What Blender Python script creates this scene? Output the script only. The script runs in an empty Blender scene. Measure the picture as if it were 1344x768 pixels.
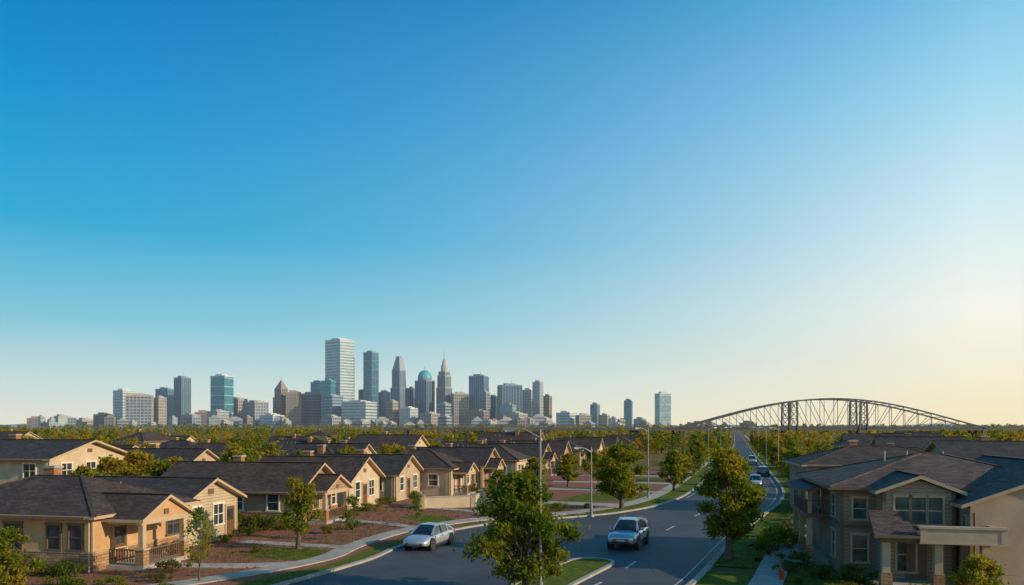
import bpy, bmesh, math, random
import numpy as np
from mathutils import Vector, Matrix
R = math.radians
scene = bpy.context.scene
random.seed(7)
SUN_AZ, SUN_EL = 110.0, 19.0

# ------------------------------------------------------------ materials
def new_mat(name):
    m = bpy.data.materials.new(name); m.use_nodes = True
    nt = m.node_tree
    return m, nt, nt.nodes['Principled BSDF']

def ramp(nt, fac, stops):
    r = nt.nodes.new('ShaderNodeValToRGB')
    el = r.color_ramp.elements
    while len(el) < len(stops): el.new(0.5)
    for e, (p, c) in zip(el, stops):
        e.position = p; e.color = (c[0], c[1], c[2], 1)
    nt.links.new(fac, r.inputs['Fac'])
    return r.outputs['Color']

def noise(nt, vec, scale, detail=5, rough=0.6):
    n = nt.nodes.new('ShaderNodeTexNoise'); n.inputs['Scale'].default_value = scale
    n.inputs['Detail'].default_value = detail; n.inputs['Roughness'].default_value = rough
    if vec is not None: nt.links.new(vec, n.inputs['Vector'])
    return n.outputs['Fac']

def bump(nt, b, h, strength, dist=0.02):
    n = nt.nodes.new('ShaderNodeBump'); n.inputs['Strength'].default_value = strength
    n.inputs['Distance'].default_value = dist
    nt.links.new(h, n.inputs['Height']); nt.links.new(n.outputs['Normal'], b.inputs['Normal'])

def coord(nt, which='Object'):
    return nt.nodes.new('ShaderNodeTexCoord').outputs[which]

def mixc(nt, fac, a, b, mode='MIX'):
    n = nt.nodes.new('ShaderNodeMix'); n.data_type = 'RGBA'; n.blend_type = mode
    for sock, val in ((n.inputs[0], fac), (n.inputs[6], a), (n.inputs[7], b)):
        if hasattr(val, 'links'): nt.links.new(val, sock)
        elif isinstance(val, (int, float)): sock.default_value = val
        else: sock.default_value = (val[0], val[1], val[2], 1)
    return n.outputs[2]

def M(name, c, rough=0.7, var=0.25, scale=3.0, bmp=0.0, metal=0.0, spec=0.5):
    m, nt, b = new_mat(name)
    v = coord(nt)
    f = noise(nt, v, scale)
    lo = [x*(1-var) for x in c]; hi = [min(1, x*(1+var)) for x in c]
    nt.links.new(ramp(nt, f, [(0.3, lo), (0.7, hi)]), b.inputs['Base Color'])
    b.inputs['Roughness'].default_value = rough
    b.inputs['Metallic'].default_value = metal
    b.inputs['Specular IOR Level'].default_value = spec
    if bmp: bump(nt, b, noise(nt, v, scale*12), bmp)
    return m

def brickmat(name, c1, c2, mortar, w, h, ms=0.01, rough=0.85, bmp=0.5, stain=0.25, dist=0.015):
    m, nt, b = new_mat(name)
    uv = coord(nt, 'UV')
    t = nt.nodes.new('ShaderNodeTexBrick')
    t.inputs['Color1'].default_value = (*c1, 1); t.inputs['Color2'].default_value = (*c2, 1)
    t.inputs['Mortar'].default_value = (*mortar, 1)
    t.inputs['Scale'].default_value = 1.0
    t.inputs['Mortar Size'].default_value = ms
    t.inputs['Mortar Smooth'].default_value = 0.3
    t.inputs['Brick Width'].default_value = w; t.inputs['Row Height'].default_value = h
    nt.links.new(uv, t.inputs['Vector'])
    f = noise(nt, coord(nt), 0.9, 6)
    g = ramp(nt, f, [(0.3, [1-stain]*3), (0.7, [1+stain*0.4]*3)])
    col = mixc(nt, 1.0, t.outputs['Color'], g, 'MULTIPLY')
    nt.links.new(col, b.inputs['Base Color'])
    b.inputs['Roughness'].default_value = rough
    b.inputs['Specular IOR Level'].default_value = 0.25
    inv = nt.nodes.new('ShaderNodeMath'); inv.operation = 'SUBTRACT'; inv.inputs[0].default_value = 1
    nt.links.new(t.outputs['Fac'], inv.inputs[1])
    bump(nt, b, inv.outputs[0], bmp, dist)
    return m

def leafmat(name, c_dark, c_light, c_warm, warm=0.5, nscale=0.25, trans=0.4):
    m, nt, b = new_mat(name)
    geo = nt.nodes.new('ShaderNodeNewGeometry')
    base = mixc(nt, geo.outputs['Random Per Island'], c_dark, c_light)
    f = noise(nt, geo.outputs['Position'], nscale, 2)
    wf = nt.nodes.new('ShaderNodeMapRange'); wf.inputs[1].default_value = 0.42; wf.inputs[2].default_value = 0.66
    wf.inputs[3].default_value = 0; wf.inputs[4].default_value = warm
    nt.links.new(f, wf.inputs[0])
    col = mixc(nt, wf.outputs[0], base, c_warm)
    nt.links.new(col, b.inputs['Base Color'])
    b.inputs['Roughness'].default_value = 0.6
    b.inputs['Specular IOR Level'].default_value = 0.2
    tr = nt.nodes.new('ShaderNodeBsdfTranslucent')
    tc = mixc(nt, 1.0, col, (1.7, 1.5, 0.5), 'MULTIPLY')
    nt.links.new(tc, tr.inputs['Color'])
    mx = nt.nodes.new('ShaderNodeMixShader'); mx.inputs[0].default_value = trans
    nt.links.new(b.outputs[0], mx.inputs[1]); nt.links.new(tr.outputs[0], mx.inputs[2])
    nt.links.new(mx.outputs[0], nt.nodes['Material Output'].inputs['Surface'])
    return m

def glassmat(name, c, rough=0.08, metal=0.0):
    m, nt, b = new_mat(name)
    f = noise(nt, coord(nt), 1.3, 2)
    nt.links.new(ramp(nt, f, [(0.35, [x*0.5 for x in c]), (0.65, [x*1.4 for x in c])]), b.inputs['Base Color'])
    b.inputs['Roughness'].default_value = rough; b.inputs['Metallic'].default_value = metal
    b.inputs['Specular IOR Level'].default_value = 0.9
    return m

shingle_g = brickmat('shingles_grey', (0.036,0.034,0.038), (0.078,0.068,0.068), (0.02,0.02,0.02), 0.35, 0.16, 0.012, stain=.35)
shingle_b = brickmat('shingles_brown', (0.048,0.036,0.032), (0.10,0.072,0.062), (0.025,0.02,0.02), 0.35, 0.16, 0.012, stain=.35)
shingle_r = brickmat('shingles_russet', (0.075,0.054,0.048), (0.15,0.105,0.09), (0.035,0.028,0.026), 0.4, 0.18, 0.014, stain=.35)
stone = brickmat('stone_veneer', (0.30,0.16,0.08), (0.42,0.26,0.14), (0.2,0.14,0.09), 0.38, 0.16, 0.02, bmp=0.8)
brick_o = brickmat('brick_orange', (0.30,0.12,0.05), (0.40,0.18,0.08), (0.25,0.18,0.12), 0.22, 0.075, 0.01)
def siding(name, c): return brickmat(name, c, [x*0.93 for x in c], [x*0.45 for x in c], 60.0, 0.19, 0.014, rough=0.8, bmp=0.6, stain=0.18)
sid_tan = siding('siding_tan', (0.34,0.24,0.155)); sid_cream = siding('siding_cream', (0.46,0.365,0.26))
sid_grey = siding('siding_greige', (0.36,0.275,0.20)); sid_brown = siding('siding_taupe', (0.30,0.22,0.155))
stucco_o = M('stucco_amber', (0.46,0.275,0.135), 0.9, 0.16, 1.2, 0.3)
stucco_c = M('stucco_cream', (0.47,0.37,0.26), 0.9, 0.14, 1.0, 0.3)
stucco_t = M('stucco_taupe', (0.40,0.30,0.215), 0.9, 0.14, 0.8, 0.3)
trim = M('trim_tan', (0.42,0.31,0.20), 0.6, 0.12)
trim_br = M('trim_brown', (0.14,0.085,0.052), 0.6, 0.15)
trim_w = M('trim_white', (0.66,0.60,0.50), 0.5, 0.06)
win_glass = glassmat('window_glass', (0.03,0.045,0.055))
door_m = M('door_wood', (0.13,0.06,0.03), 0.5, 0.25, 6)
conc = M('concrete', (0.33,0.30,0.265), 0.9, 0.22, 0.8, 0.25)
kerb_m = M('kerb_concrete', (0.30,0.28,0.25), 0.9, 0.22, 1.5, 0.25)
steel = M('galvanised_steel', (0.22,0.23,0.24), 0.5, 0.15, 4, metal=0.5)
dsteel = M('bridge_steel', (0.085,0.09,0.105), 0.7, 0.25, 1.0)
bark = M('bark', (0.10,0.07,0.05), 0.95, 0.4, 8, 0.6)
tyre = M('tyre_rubber', (0.02,0.02,0.02), 0.85, 0.2)
blk = M('black_plastic', (0.018,0.018,0.02), 0.45, 0.2)
chrome = M('alloy', (0.55,0.56,0.58), 0.25, 0.1, metal=0.9)
lens = M('lamp_lens', (0.75,0.78,0.8), 0.1, 0.05)
redl = M('tail_lens', (0.35,0.01,0.01), 0.2, 0.1)
carglass = glassmat('car_glass', (0.018,0.025,0.03), 0.04)
leaf_g = leafmat('leaves_green', (0.028,0.065,0.006), (0.12,0.18,0.014), (0.22,0.21,0.012), 0.7, 0.6, .45)
leaf_y = leafmat('leaves_yellowgreen', (0.045,0.085,0.007), (0.17,0.22,0.016), (0.30,0.24,0.014), 0.85, 0.5, .45)
leaf_sh = leafmat('leaves_shrub', (0.035,0.06,0.01), (0.10,0.13,0.018), (0.20,0.11,0.014), 0.7, 0.7)
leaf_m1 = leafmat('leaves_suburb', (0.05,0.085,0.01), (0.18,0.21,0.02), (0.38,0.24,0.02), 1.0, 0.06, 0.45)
leaf_m2 = leafmat('leaves_midground_hazed', (0.09,0.12,0.025), (0.21,0.23,0.04), (0.38,0.26,0.05), 1.0, 0.018, 0.45)  # paler, bluer than the nearer leaves: slight distance haze painted into the colour
leaf_m3 = leafmat('leaves_distance_hazed', (0.11,0.15,0.08), (0.21,0.22,0.12), (0.32,0.26,0.12), 0.9, 0.006, 0.4)  # palest, bluest leaves: aerial haze put into the base colour

def paint(name, c):
    m, nt, b = new_mat(name)
    f = noise(nt, coord(nt), 1.5, 3)
    nt.links.new(ramp(nt, f, [(0.3, [x*0.93 for x in c]), (0.7, c)]), b.inputs['Base Color'])
    b.inputs['Metallic'].default_value = 0.5; b.inputs['Roughness'].default_value = 0.26
    b.inputs['Coat Weight'].default_value = 1.0; b.inputs['Coat Roughness'].default_value = 0.04
    return m
paint_s = paint('paint_silver', (0.38,0.44,0.50)); paint_w = paint('paint_white', (0.52,0.55,0.58))
paint_d = paint('paint_dark', (0.05,0.06,0.08))

def ground_mat():
    m, nt, b = new_mat('ground_grass_soil')
    p = coord(nt)
    a = ramp(nt, noise(nt, p, 0.5, 8, 0.7), [(0.3, (0.07,0.08,0.015)), (0.5,(0.18,0.13,0.04)), (0.7, (0.27,0.16,0.075))])
    c = ramp(nt, noise(nt, p, 0.012, 5), [(0.35, (0.7,0.75,0.7)), (0.65, (1.15,1.05,0.95))])
    nt.links.new(mixc(nt, 1.0, a, c, 'MULTIPLY'), b.inputs['Base Color'])
    b.inputs['Roughness'].default_value = 1; b.inputs['Specular IOR Level'].default_value = 0.1
    bump(nt, b, noise(nt, p, 9, 6), 0.6, 0.08)
    return m
def lawn_mat():
    m, nt, b = new_mat('lawn_grass')
    p = coord(nt)
    a = ramp(nt, noise(nt, p, 1.4, 8, 0.75), [(0.3, (0.04,0.07,0.008)), (0.52,(0.10,0.13,0.014)), (0.72, (0.21,0.17,0.04))])
    nt.links.new(a, b.inputs['Base Color']); b.inputs['Roughness'].default_value = 1
    b.inputs['Specular IOR Level'].default_value = 0.1
    bump(nt, b, noise(nt, p, 22, 4), 0.8, 0.06)
    return m
def mulch_mat():
    m, nt, b = new_mat('mulch_soil')
    p = coord(nt)
    a = ramp(nt, noise(nt, p, 5.0, 8, 0.8), [(0.3, (0.09,0.038,0.025)), (0.5,(0.25,0.11,0.07)), (0.72, (0.42,0.22,0.14))])
    g = ramp(nt, noise(nt, p, 0.35, 7, 0.7), [(0.62, (0,0,0)), (0.70, (1,1,1))])
    gr = ramp(nt, noise(nt, p, 7, 5), [(0.3, (0.05,0.055,0.015)), (0.7,(0.15,0.11,0.035))])
    nt.links.new(mixc(nt, g, a, gr), b.inputs['Base Color']); b.inputs['Roughness'].default_value = 1
    b.inputs['Specular IOR Level'].default_value = 0.1
    bump(nt, b, noise(nt, p, 14, 6), 0.7, 0.06)
    return m
def asphalt_mat():
    m, nt, b = new_mat('asphalt')
    p = coord(nt)
    a = ramp(nt, noise(nt, p, 40, 4, 0.7), [(0.3, (0.040,0.045,0.052)), (0.7, (0.064,0.070,0.079))])
    l = ramp(nt, noise(nt, p, 0.22, 6, 0.65), [(0.3, (0.68,0.70,0.74)), (0.7, (1.3,1.27,1.24))])
    c1 = mixc(nt, 1.0, a, l, 'MULTIPLY')
    vo = nt.nodes.new('ShaderNodeTexVoronoi'); vo.feature = 'DISTANCE_TO_EDGE'; vo.inputs['Scale'].default_value = 0.22
    nt.links.new(p, vo.inputs['Vector'])
    cr = ramp(nt, vo.outputs['Distance'], [(0.0, (0.45,0.45,0.45)), (0.012, (1,1,1))])
    nt.links.new(mixc(nt, 0.7, c1, cr, 'MULTIPLY'), b.inputs['Base Color'])
    b.inputs['Roughness'].default_value = 0.7
    b.inputs['Specular IOR Level'].default_value = 0.4
    bump(nt, b, noise(nt, p, 60, 3), 0.3, 0.01)
    return m
g_ground, g_lawn, g_mulch, g_asph = ground_mat(), lawn_mat(), mulch_mat(), asphalt_mat()
mark_w = M('road_paint_white', (0.42,0.42,0.40), 0.7, 0.4, 2)

# ------------------------------------------------------------ mesh builder
class MB:
    def __init__(s): s.v=[]; s.f=[]; s.m=[]
    def add(s, vs, fs, m=0):
        o=len(s.v); s.v += [tuple(p) for p in vs]
        for f in fs: s.f.append([i+o for i in f]); s.m.append(m)
    def box(s, x0,x1,y0,y1,z0,z1, m=0):
        s.add([(x0,y0,z0),(x1,y0,z0),(x1,y1,z0),(x0,y1,z0),(x0,y0,z1),(x1,y0,z1),(x1,y1,z1),(x0,y1,z1)],
              [(0,3,2,1),(4,5,6,7),(0,1,5,4),(1,2,6,5),(2,3,7,6),(3,0,4,7)], m)
    def beam(s, p, q, w, h=None, m=0):
        h = h or w; p=Vector(p); q=Vector(q); d=(q-p)
        if d.length<1e-6: return
        d.normalize(); up=Vector((0,0,1)) if abs(d.z)<0.95 else Vector((0,1,0))
        a=d.cross(up).normalized(); b=a.cross(d)
        vs=[]
        for o in (p,q):
            for i,j in ((-1,-1),(1,-1),(1,1),(-1,1)): vs.append(o+a*(i*w/2)+b*(j*h/2))
        s.add(vs,[(0,1,2,3),(4,7,6,5),(0,4,5,1),(1,5,6,2),(2,6,7,3),(3,7,4,0)],m)
    def cyl(s,p,q,r0,r1,n=10,m=0):
        p=Vector(p); q=Vector(q); d=(q-p).normalized()
        up=Vector((0,0,1)) if abs(d.z)<0.9 else Vector((1,0,0))
        a=d.cross(up).normalized(); b=a.cross(d); vs=[]
        for o,r in ((p,r0),(q,r1)):
            for i in range(n):
                t=2*math.pi*i/n; vs.append(o+a*(r*math.cos(t))+b*(r*math.sin(t)))
        fs=[(i,(i+1)%n,n+(i+1)%n,n+i) for i in range(n)]
        fs+=[tuple(range(n)),tuple(range(2*n-1,n-1,-1))]
        s.add(vs,fs,m)
    def lathe(s, prof, n=16, m=0, c=(0,0)):
        vs=[]; k=len(prof)
        for r,z in prof:
            for i in range(n):
                t=2*math.pi*(i+0.5)/n; vs.append((c[0]+r*math.cos(t),c[1]+r*math.sin(t),z))
        fs=[(j*n+i,j*n+(i+1)%n,(j+1)*n+(i+1)%n,(j+1)*n+i) for j in range(k-1) for i in range(n)]
        fs+=[tuple(range((k-1)*n,k*n))]
        s.add(vs,fs,m)
    def extr(s, prof, a0, a1, axis, mats):
        n=len(prof); vs=[]
        for a in (a0,a1):
            for h,z in prof: vs.append((a,h,z) if axis=='x' else (h,a,z))
        for i in range(n):
            s.add([vs[i],vs[(i+1)%n],vs[n+(i+1)%n],vs[n+i]],[(0,1,2,3)],mats[i])
        s.add(vs[:n],[tuple(range(n))],mats[n]); s.add(vs[n:],[tuple(range(n-1,-1,-1))],mats[n])
    def make(s, name, mats, parent=None, smooth=False, loc=None, rot=None):
        me=bpy.data.meshes.new(name); me.from_pydata(s.v,[],s.f)
        for mt in mats: me.materials.append(mt)
        me.polygons.foreach_set('material_index', s.m)
        bm=bmesh.new(); bm.from_mesh(me)
        bmesh.ops.recalc_face_normals(bm,faces=bm.faces)
        uvl=bm.loops.layers.uv.new('UVMap'); Z=Vector((0,0,1))
        for f in bm.faces:
            f.smooth=smooth; n=f.normal
            if abs(n.z)>0.97 or n.length<0.5: t=Vector((1,0,0)); b=Vector((0,1,0))
            else: t=Z.cross(n).normalized(); b=n.cross(t)
            for l in f.loops: l[uvl].uv=(l.vert.co.dot(t), l.vert.co.dot(b))
        bm.to_mesh(me); bm.free()
        ob=bpy.data.objects.new(name,me); scene.collection.objects.link(ob)
        if parent: ob.parent=parent
        if loc: ob.location=loc
        if rot is not None: ob.rotation_euler=(0,0,rot)
        return ob

def empty(name, loc, rot=0):
    e=bpy.data.objects.new(name,None); e.empty_display_size=0.3
    e.location=loc; e.rotation_euler=(0,0,rot); scene.collection.objects.link(e); return e

def gable(mb,x0,x1,y0,y1,z,rise,ov,axis='x',th=0.16,ovg=None):
    ovg = ov if ovg is None else ovg
    if axis=='x': a0,a1,h0,h1=x0,x1,y0,y1
    else: a0,a1,h0,h1=y0,y1,x0,x1
    hm=(h0+h1)/2; s=rise/((h1-h0)/2)
    zb=0.02
    P=[(h0-ov,z-ov*s+zb),(hm,z+rise+zb),(h1+ov,z-ov*s+zb)]
    prof=[(P[0][0],P[0][1]+th),(P[1][0],P[1][1]+th),(P[2][0],P[2][1]+th),P[2],P[1],P[0]]
    mb.extr(prof,a0-ovg,a1+ovg,axis,[0,0,1,1,1,1,1])
    if axis=='x': mb.beam((a0-ovg,hm,P[1][1]+th+.02),(a1+ovg,hm,P[1][1]+th+.02),0.28,0.05,0)
    else: mb.beam((hm,a0-ovg,P[1][1]+th+.02),(hm,a1+ovg,P[1][1]+th+.02),0.28,0.05,0)

def hip(mb,x0,x1,y0,y1,z,rise,ov,th=0.16,hipl=None):
    X0,X1,Y0,Y1=x0-ov,x1+ov,y0-ov,y1+ov; zb=z+0.02
    w=Y1-Y0; l=X1-X0
    if l>=w:
        k=w/2 if hipl is None else hipl
        r0=(X0+k,(Y0+Y1)/2,zb+rise+th); r1=(X1-k,(Y0+Y1)/2,zb+rise+th)
        e=[(X0,Y0),(X1,Y0),(X1,Y1),(X0,Y1)]
    else:
        k=l/2
        r0=((X0+X1)/2,Y1-k,zb+rise+th); r1=((X0+X1)/2,Y0+k,zb+rise+th)
        e=[(X0,Y1),(X0,Y0),(X1,Y0),(X1,Y1)]
    t=[(a,b,zb+th) for a,b in e]
    mb.add(t+[r0,r1],[(0,1,5,4),(1,2,5),(2,3,4,5),(3,0,4)],0)
    for i in range(4):
        a=e[i]; b=e[(i+1)%4]
        mb.add([(a[0],a[1],zb),(b[0],b[1],zb),(b[0],b[1],zb+th),(a[0],a[1],zb+th)],[(0,1,2,3)],1)
        mb.beam(t[i],(r0 if i in (0,3) else r1),0.22,0.06,0)
    mb.beam(r0,r1,0.25,0.06,0)
    mb.add([(a,b,zb) for a,b in e],[(0,1,2,3)],1)

def window(fr,gl,face,pos,c,zc,w,h,muntin=True):
    sgn = 1 if face[1]=='+' else -1
    def bx(mb,c0,c1,z0,z1,d0,d1,m=0):
        a,b=sorted((pos+sgn*d0,pos+sgn*d1))
        if face[0]=='x': mb.box(a,b,c0,c1,z0,z1,m)
        else: mb.box(c0,c1,a,b,z0,z1,m)
    t=0.10
    bx(gl,c-w/2,c+w/2,zc-h/2,zc+h/2,-0.02,0.015)
    bx(fr,c-w/2-t,c-w/2,zc-h/2,zc+h/2,0,0.07,2); bx(fr,c+w/2,c+w/2+t,zc-h/2,zc+h/2,0,0.07,2)
    bx(fr,c-w/2-t-.03,c+w/2+t+.03,zc+h/2,zc+h/2+t*1.3,0,0.09,2)
    bx(fr,c-w/2-t-.05,c+w/2+t+.05,zc-h/2-t,zc-h/2,0,0.12,2)
    if muntin:
        bx(fr,c-w/2,c+w/2,zc-0.025,zc+0.025,0.016,0.045,2)
        if w>1.0: bx(fr,c-0.03,c+0.03,zc-h/2,zc+h/2,0.016,0.046,2)

HOUSES=[]
def house(loc,deg,L,W,H,rise,wall,roofm,ov=0.5,hipped=False,low=None,porch=None,fw=(),sw=(),door=None,
          chimney=True,name='suburban_house',trimm=None,wtrim=None):
    trimm=trimm or trim; wtrim=wtrim or trim_w
    root=empty(name,(loc[0],loc[1],0),R(deg))
    c,s=math.cos(R(deg)),math.sin(R(deg))
    HOUSES.append((loc[0]-c*L/2-s*W/2, loc[1]-s*L/2+c*W/2, 0.5*math.hypot(L,W)+1))
    wl=MB()
    if hipped: wl.box(-L,0,0,W,0,H)
    else: wl.extr([(0,0),(W,0),(W,H),(W/2,H+rise),(0,H)],-L,0,'x',[0]*6)
    wl.make('walls',[wall],root)
    if low:
        lw=MB(); lw.box(-L-.05,.06,-.06,W+.06,0,0.95); lw.box(-L-.08,.09,-.09,W+.09,0.95,1.03,1); lw.make('stone_base',[low,trimm],root)
    rf=MB()
    if hipped: hip(rf,-L,0,0,W,H,rise,ov)
    else: gable(rf,-L,0,0,W,H,rise,ov)
    rf.make('roof',[roofm,trimm],root)
    fr=MB(); gl=MB()
    for (cy,zc,w,h) in fw: window(fr,gl,'x+',0.0,cy,zc,w,h)
    for (cx,zc,w,h) in sw: window(fr,gl,'y-',0.0,cx,zc,w,h)
    for (x,y) in ((0,0),(0,W),(-L,0)):
        fr.box(x-.07,x+.03,y-.03 if y==0 else y-.07,y+.07 if y==0 else y+.03,0 if not low else 1.04,H-.03)
    ze=H-ov*rise/(W/2)+0.08 if not hipped else H+.08
    fr.beam((-L,-ov-.04,ze),(0,-ov-.04,ze),0.1,0.12,1)
    fr.cyl((-.15,-.09,0),(-.15,-.09,H-.1),.045,.045,8)
    if not hipped and rise>1.0: fr.box(0,0.05,W/2-.3,W/2+.3,H+rise*.3,H+rise*.3+.35,1)
    fr.make('window_frames_and_trim',[trimm,trim_br,wtrim],root)
    if gl.v: gl.make('window_glass',[win_glass],root)
    if door is not None:
        d=MB(); d.box(0,.05,door-.48,door+.48,.12,2.15); d.box(.05,.07,door-.35,door-.05,1.2,1.95,1); d.box(.05,.07,door+.05,door+.35,1.2,1.95,1)
        d.box(.05,.075,door-.35,door+.35,.3,1.05,0); d.cyl((.05,door+.4,1.05),(.13,door+.4,1.05),.035,.035,8,2)
        d.box(0,.09,door-.6,door-.48,.1,2.15,3); d.box(0,.09,door+.48,door+.6,.1,2.15,3); d.box(0,.1,door-.6,door+.6,2.15,2.3,3)
        d.make('door',[door_m,win_glass,chrome,trimm],root)
    if chimney:
        ch=MB(); cx=-L*.62; cy=W*.62; ch.box(cx-.35,cx+.35,cy-.3,cy+.3,H,H+rise+.55); ch.box(cx-.42,cx+.42,cy-.37,cy+.37,H+rise+.55,H+rise+.68,1)
        for i in range(3): ch.cyl((-L*.25-i*.9,W*.7,H+.2),(-L*.25-i*.9,W*.7,H+rise*.6+.45),.05,.05,8,2)
        ch.make('chimney_and_vents',[brick_o,conc,steel],root)
    if porch:
        y0,y1,dp,ph,pr=porch
        p=MB(); p.box(0,dp,y0,y1,0,.22,3)
        for yy in (y0+.25,y1-.25):
            p.box(dp-.5,dp-.02,yy-.24,yy+.24,.22,1.05,2); p.box(dp-.55,dp+.03,yy-.29,yy+.29,1.05,1.13,1)
            p.box(dp-.4,dp-.12,yy-.14,yy+.14,1.13,ph-.3,1)
        p.box(dp-.42,dp-.1,y0,y1,ph-.3,ph-.0,1)
        p.box(0,dp-.42,y0+.02,y0+.2,ph-.28,ph,1); p.box(0,dp-.42,y1-.2,y1-.02,ph-.28,ph,1)
        n=int((y1-y0-1)/.16)
        p.box(dp-.3,dp-.22,y0+.49,y1-.49,.98,1.05,4); p.box(dp-.3,dp-.22,y0+.49,y1-.49,.32,.38,4)
        for i in range(n):
            yy=y0+.55+i*.16
            if yy<y1-.5: p.box(dp-.28,dp-.24,yy,yy+.04,.38,.98,4)
        for xx in np.arange(.2,dp-.6,.16): p.box(xx,xx+.04,y0+.2,y0+.24,.38,.98,4)
        p.box(.1,dp-.5,y0+.18,y0+.26,.98,1.05,4)
        ym=(y0+y1)/2
        p.extr([(y0+.05,ph+.0),(y1-.05,ph+.0),(ym,ph+pr-.06)],dp-.2,dp-.1,'x',[0,0,0,0])
        p.box(dp-.1,dp-.04,ym-.2,ym+.2,ph+.12,ph+.4,4)
        p.box(dp,dp+.4,ym-.6,ym+.6,0,.11,3)
        p.make('porch',[wall,trimm,low or stone,conc,trim_br],root)
        pf=MB(); gable(pf,-1.5,dp-.05,y0,y1,ph,pr,.3,ovg=.25); pf.make('porch_roof',[roofm,trimm],root)
    return root

# ------------------------------------------------------------ terrain & roads
def catmull(pts, sub=6):
    P=[Vector((*p,0)) for p in pts]; P=[P[0]*2-P[1]]+P+[P[-1]*2-P[-2]]; out=[]
    for i in range(1,len(P)-2):
        for k in range(sub):
            t=k/sub; a,b,c,d=P[i-1],P[i],P[i+1],P[i+2]
            out.append(0.5*((2*b)+(-a+c)*t+(2*a-5*b+4*c-d)*t*t+(-a+3*b-3*c+d)*t**3))
    out.append(P[-2]); return out
def ribbon(name,A,B,z,mat):
    mb=MB(); n=min(len(A),len(B))
    vs=[(a.x,a.y,z) for a in A[:n]]+[(b.x,b.y,z) for b in B[:n]]
    mb.add(vs,[(i,n+i,n+i+1,i+1) for i in range(n-1)]); return mb.make(name,[mat])
def offset(C,d):
    out=[]
    for i,p in enumerate(C):
        t=(C[min(i+1,len(C)-1)]-C[max(i-1,0)]).normalized(); out.append(p+Vector((t.y,-t.x,0))*d)
    return out
def strip(mb,C,d0,d1,z0,z1,m=0):
    A=offset(C,d0); B=offset(C,d1); n=len(C)
    vs=[(p.x,p.y,z0) for p in A]+[(p.x,p.y,z1) for p in A]+[(p.x,p.y,z1) for p in B]+[(p.x,p.y,z0) for p in B]
    fs=[]
    for i in range(n-1):
        for k in range(3): fs.append((k*n+i,k*n+i+1,(k+1)*n+i+1,(k+1)*n+i))
    fs+=[(0,n,2*n,3*n),(n-1,2*n-1,3*n-1,4*n-1)]
    mb.add(vs,fs,m)
def poly(name,pts,z,mat,smooth=True):
    P=catmull(list(pts)+[pts[0]],5)[:-1] if smooth else [Vector((*p,0)) for p in pts]
    mb=MB(); mb.add([(p.x,p.y,z) for p in P],[tuple(range(len(P)))]); return mb.make(name,[mat])

g=MB(); S=9000
g.add([(-S,-300,0),(S,-300,0),(S,S,0),(-S,S,0)],[(0,1,2,3)]); g.make('ground',[g_ground])

far=[(36.5,143),(53,197),(72,262),(99.5,358),(167,600),(251,900),(390,1400)]
L_pts=[(-20,10),(-16.5,24),(-13,33),(-10.6,38),(-8.0,44.5),(-7.0,49),(-4.9,56),(-1.2,61.5),(4,65),(9.5,69.5),(15.6,79),(22.7,98)]+far
R_pts=[(-4.5,10),(1.6,24),(5.8,33),(8.4,38),(11.1,44.5),(12.9,49),(15.8,56),(18.3,61.5),(19.9,65),(22,69.5),(26.3,79),(32.9,98),
       (45.3,143),(60,197),(78,262),(105,358),(172,600),(256,900),(395,1400)]
LE=catmull(L_pts,8); RE=catmull(R_pts,8)
ribbon('road',LE,RE,0.012,g_asph)
kb=MB(); strip(kb,LE,-0.3,0.0,0,.13); kb.make('kerb',[kerb_m])
kb=MB(); strip(kb,RE,0.0,0.3,0,.13); kb.make('kerb',[kerb_m])
def lx(y): return float(np.interp(y,[p.y for p in LE],[p.x for p in LE]))
def rx(y): return float(np.interp(y,[p.y for p in RE],[p.x for p in RE]))

SWR=[p for p in offset(RE,2.6) if p.y<700]
pv=MB(); strip(pv,SWR,0,1.5,0,.07); pv.make('pavement',[conc])
SWL=[p for p in offset(LE,-2.4) if 60<p.y<700]
pv=MB(); strip(pv,SWL,-1.4,0,0,.07); pv.make('pavement',[conc])
fp=catmull([(-24,31),(-16.5,36.5),(-12.5,41),(-10.0,45.5),(-9.3,50),(-7.3,57),(-3.2,63.4),(1.5,66.2),(6.3,68.8)],8)
pv=MB(); strip(pv,fp,-1.3,0,0,.06); pv.make('footpath',[conc])
for A in ([(-19,43.3),(-15,43),(-11.6,43.8)],[(-17.5,52),(-13.5,50.6),(-10.6,49.6)],[(-13.5,64),(-9,61),(-6.9,59)],[(-10,75.5),(-4,71),(0,66.8)],
          [(15,50.5),(18.6,48)],[(13.6,44.8),(20,42.7),(20.3,37)],[(19,55.5),(24,53)]):
    pv=MB(); strip(pv,catmull(A,5),-.6,.6,0,.05); pv.make('garden_path',[conc])
for A in ([(-5.5,84),(2,79.5),(11.8,75.5)],[(1.0,97),(9,95),(17.4,91)],[(5.5,109),(14,107.5),(22.3,104)],[(10,123),(18,122),(26.2,118.5)]):
    pv=MB(); strip(pv,catmull(A,5),-1.3,1.3,0,.045); pv.make('driveway',[conc])
poly('front_yard',[(-45,20),(-20,25),(-13.5,36),(-10,43.5),(-8.7,50),(-6.6,57),(-2.5,63.3),(3.5,66.9),(9,71.5),(14,82),(21,100),(30,130),(20,150),(0,120),(-12,90),(-30,75),(-48,50)],0.004,g_mulch)
poly('lawn',[(-15.8,46.6),(-12.3,44.9),(-10.8,46.3),(-11.2,48.4),(-14.5,49.3)],0.009,g_lawn)
poly('lawn',[(-9.8,43.6),(-11.7,40.5),(-13.6,36.8),(-12.2,35.9),(-9.7,40.6),(-8.1,45.3),(-8.0,48.6),(-8.9,48)],0.009,g_lawn)
poly('lawn',[(-9.5,66.4),(-6.5,62.4),(-4.5,64.6),(-6.5,67.5)],0.009,g_lawn)
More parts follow.
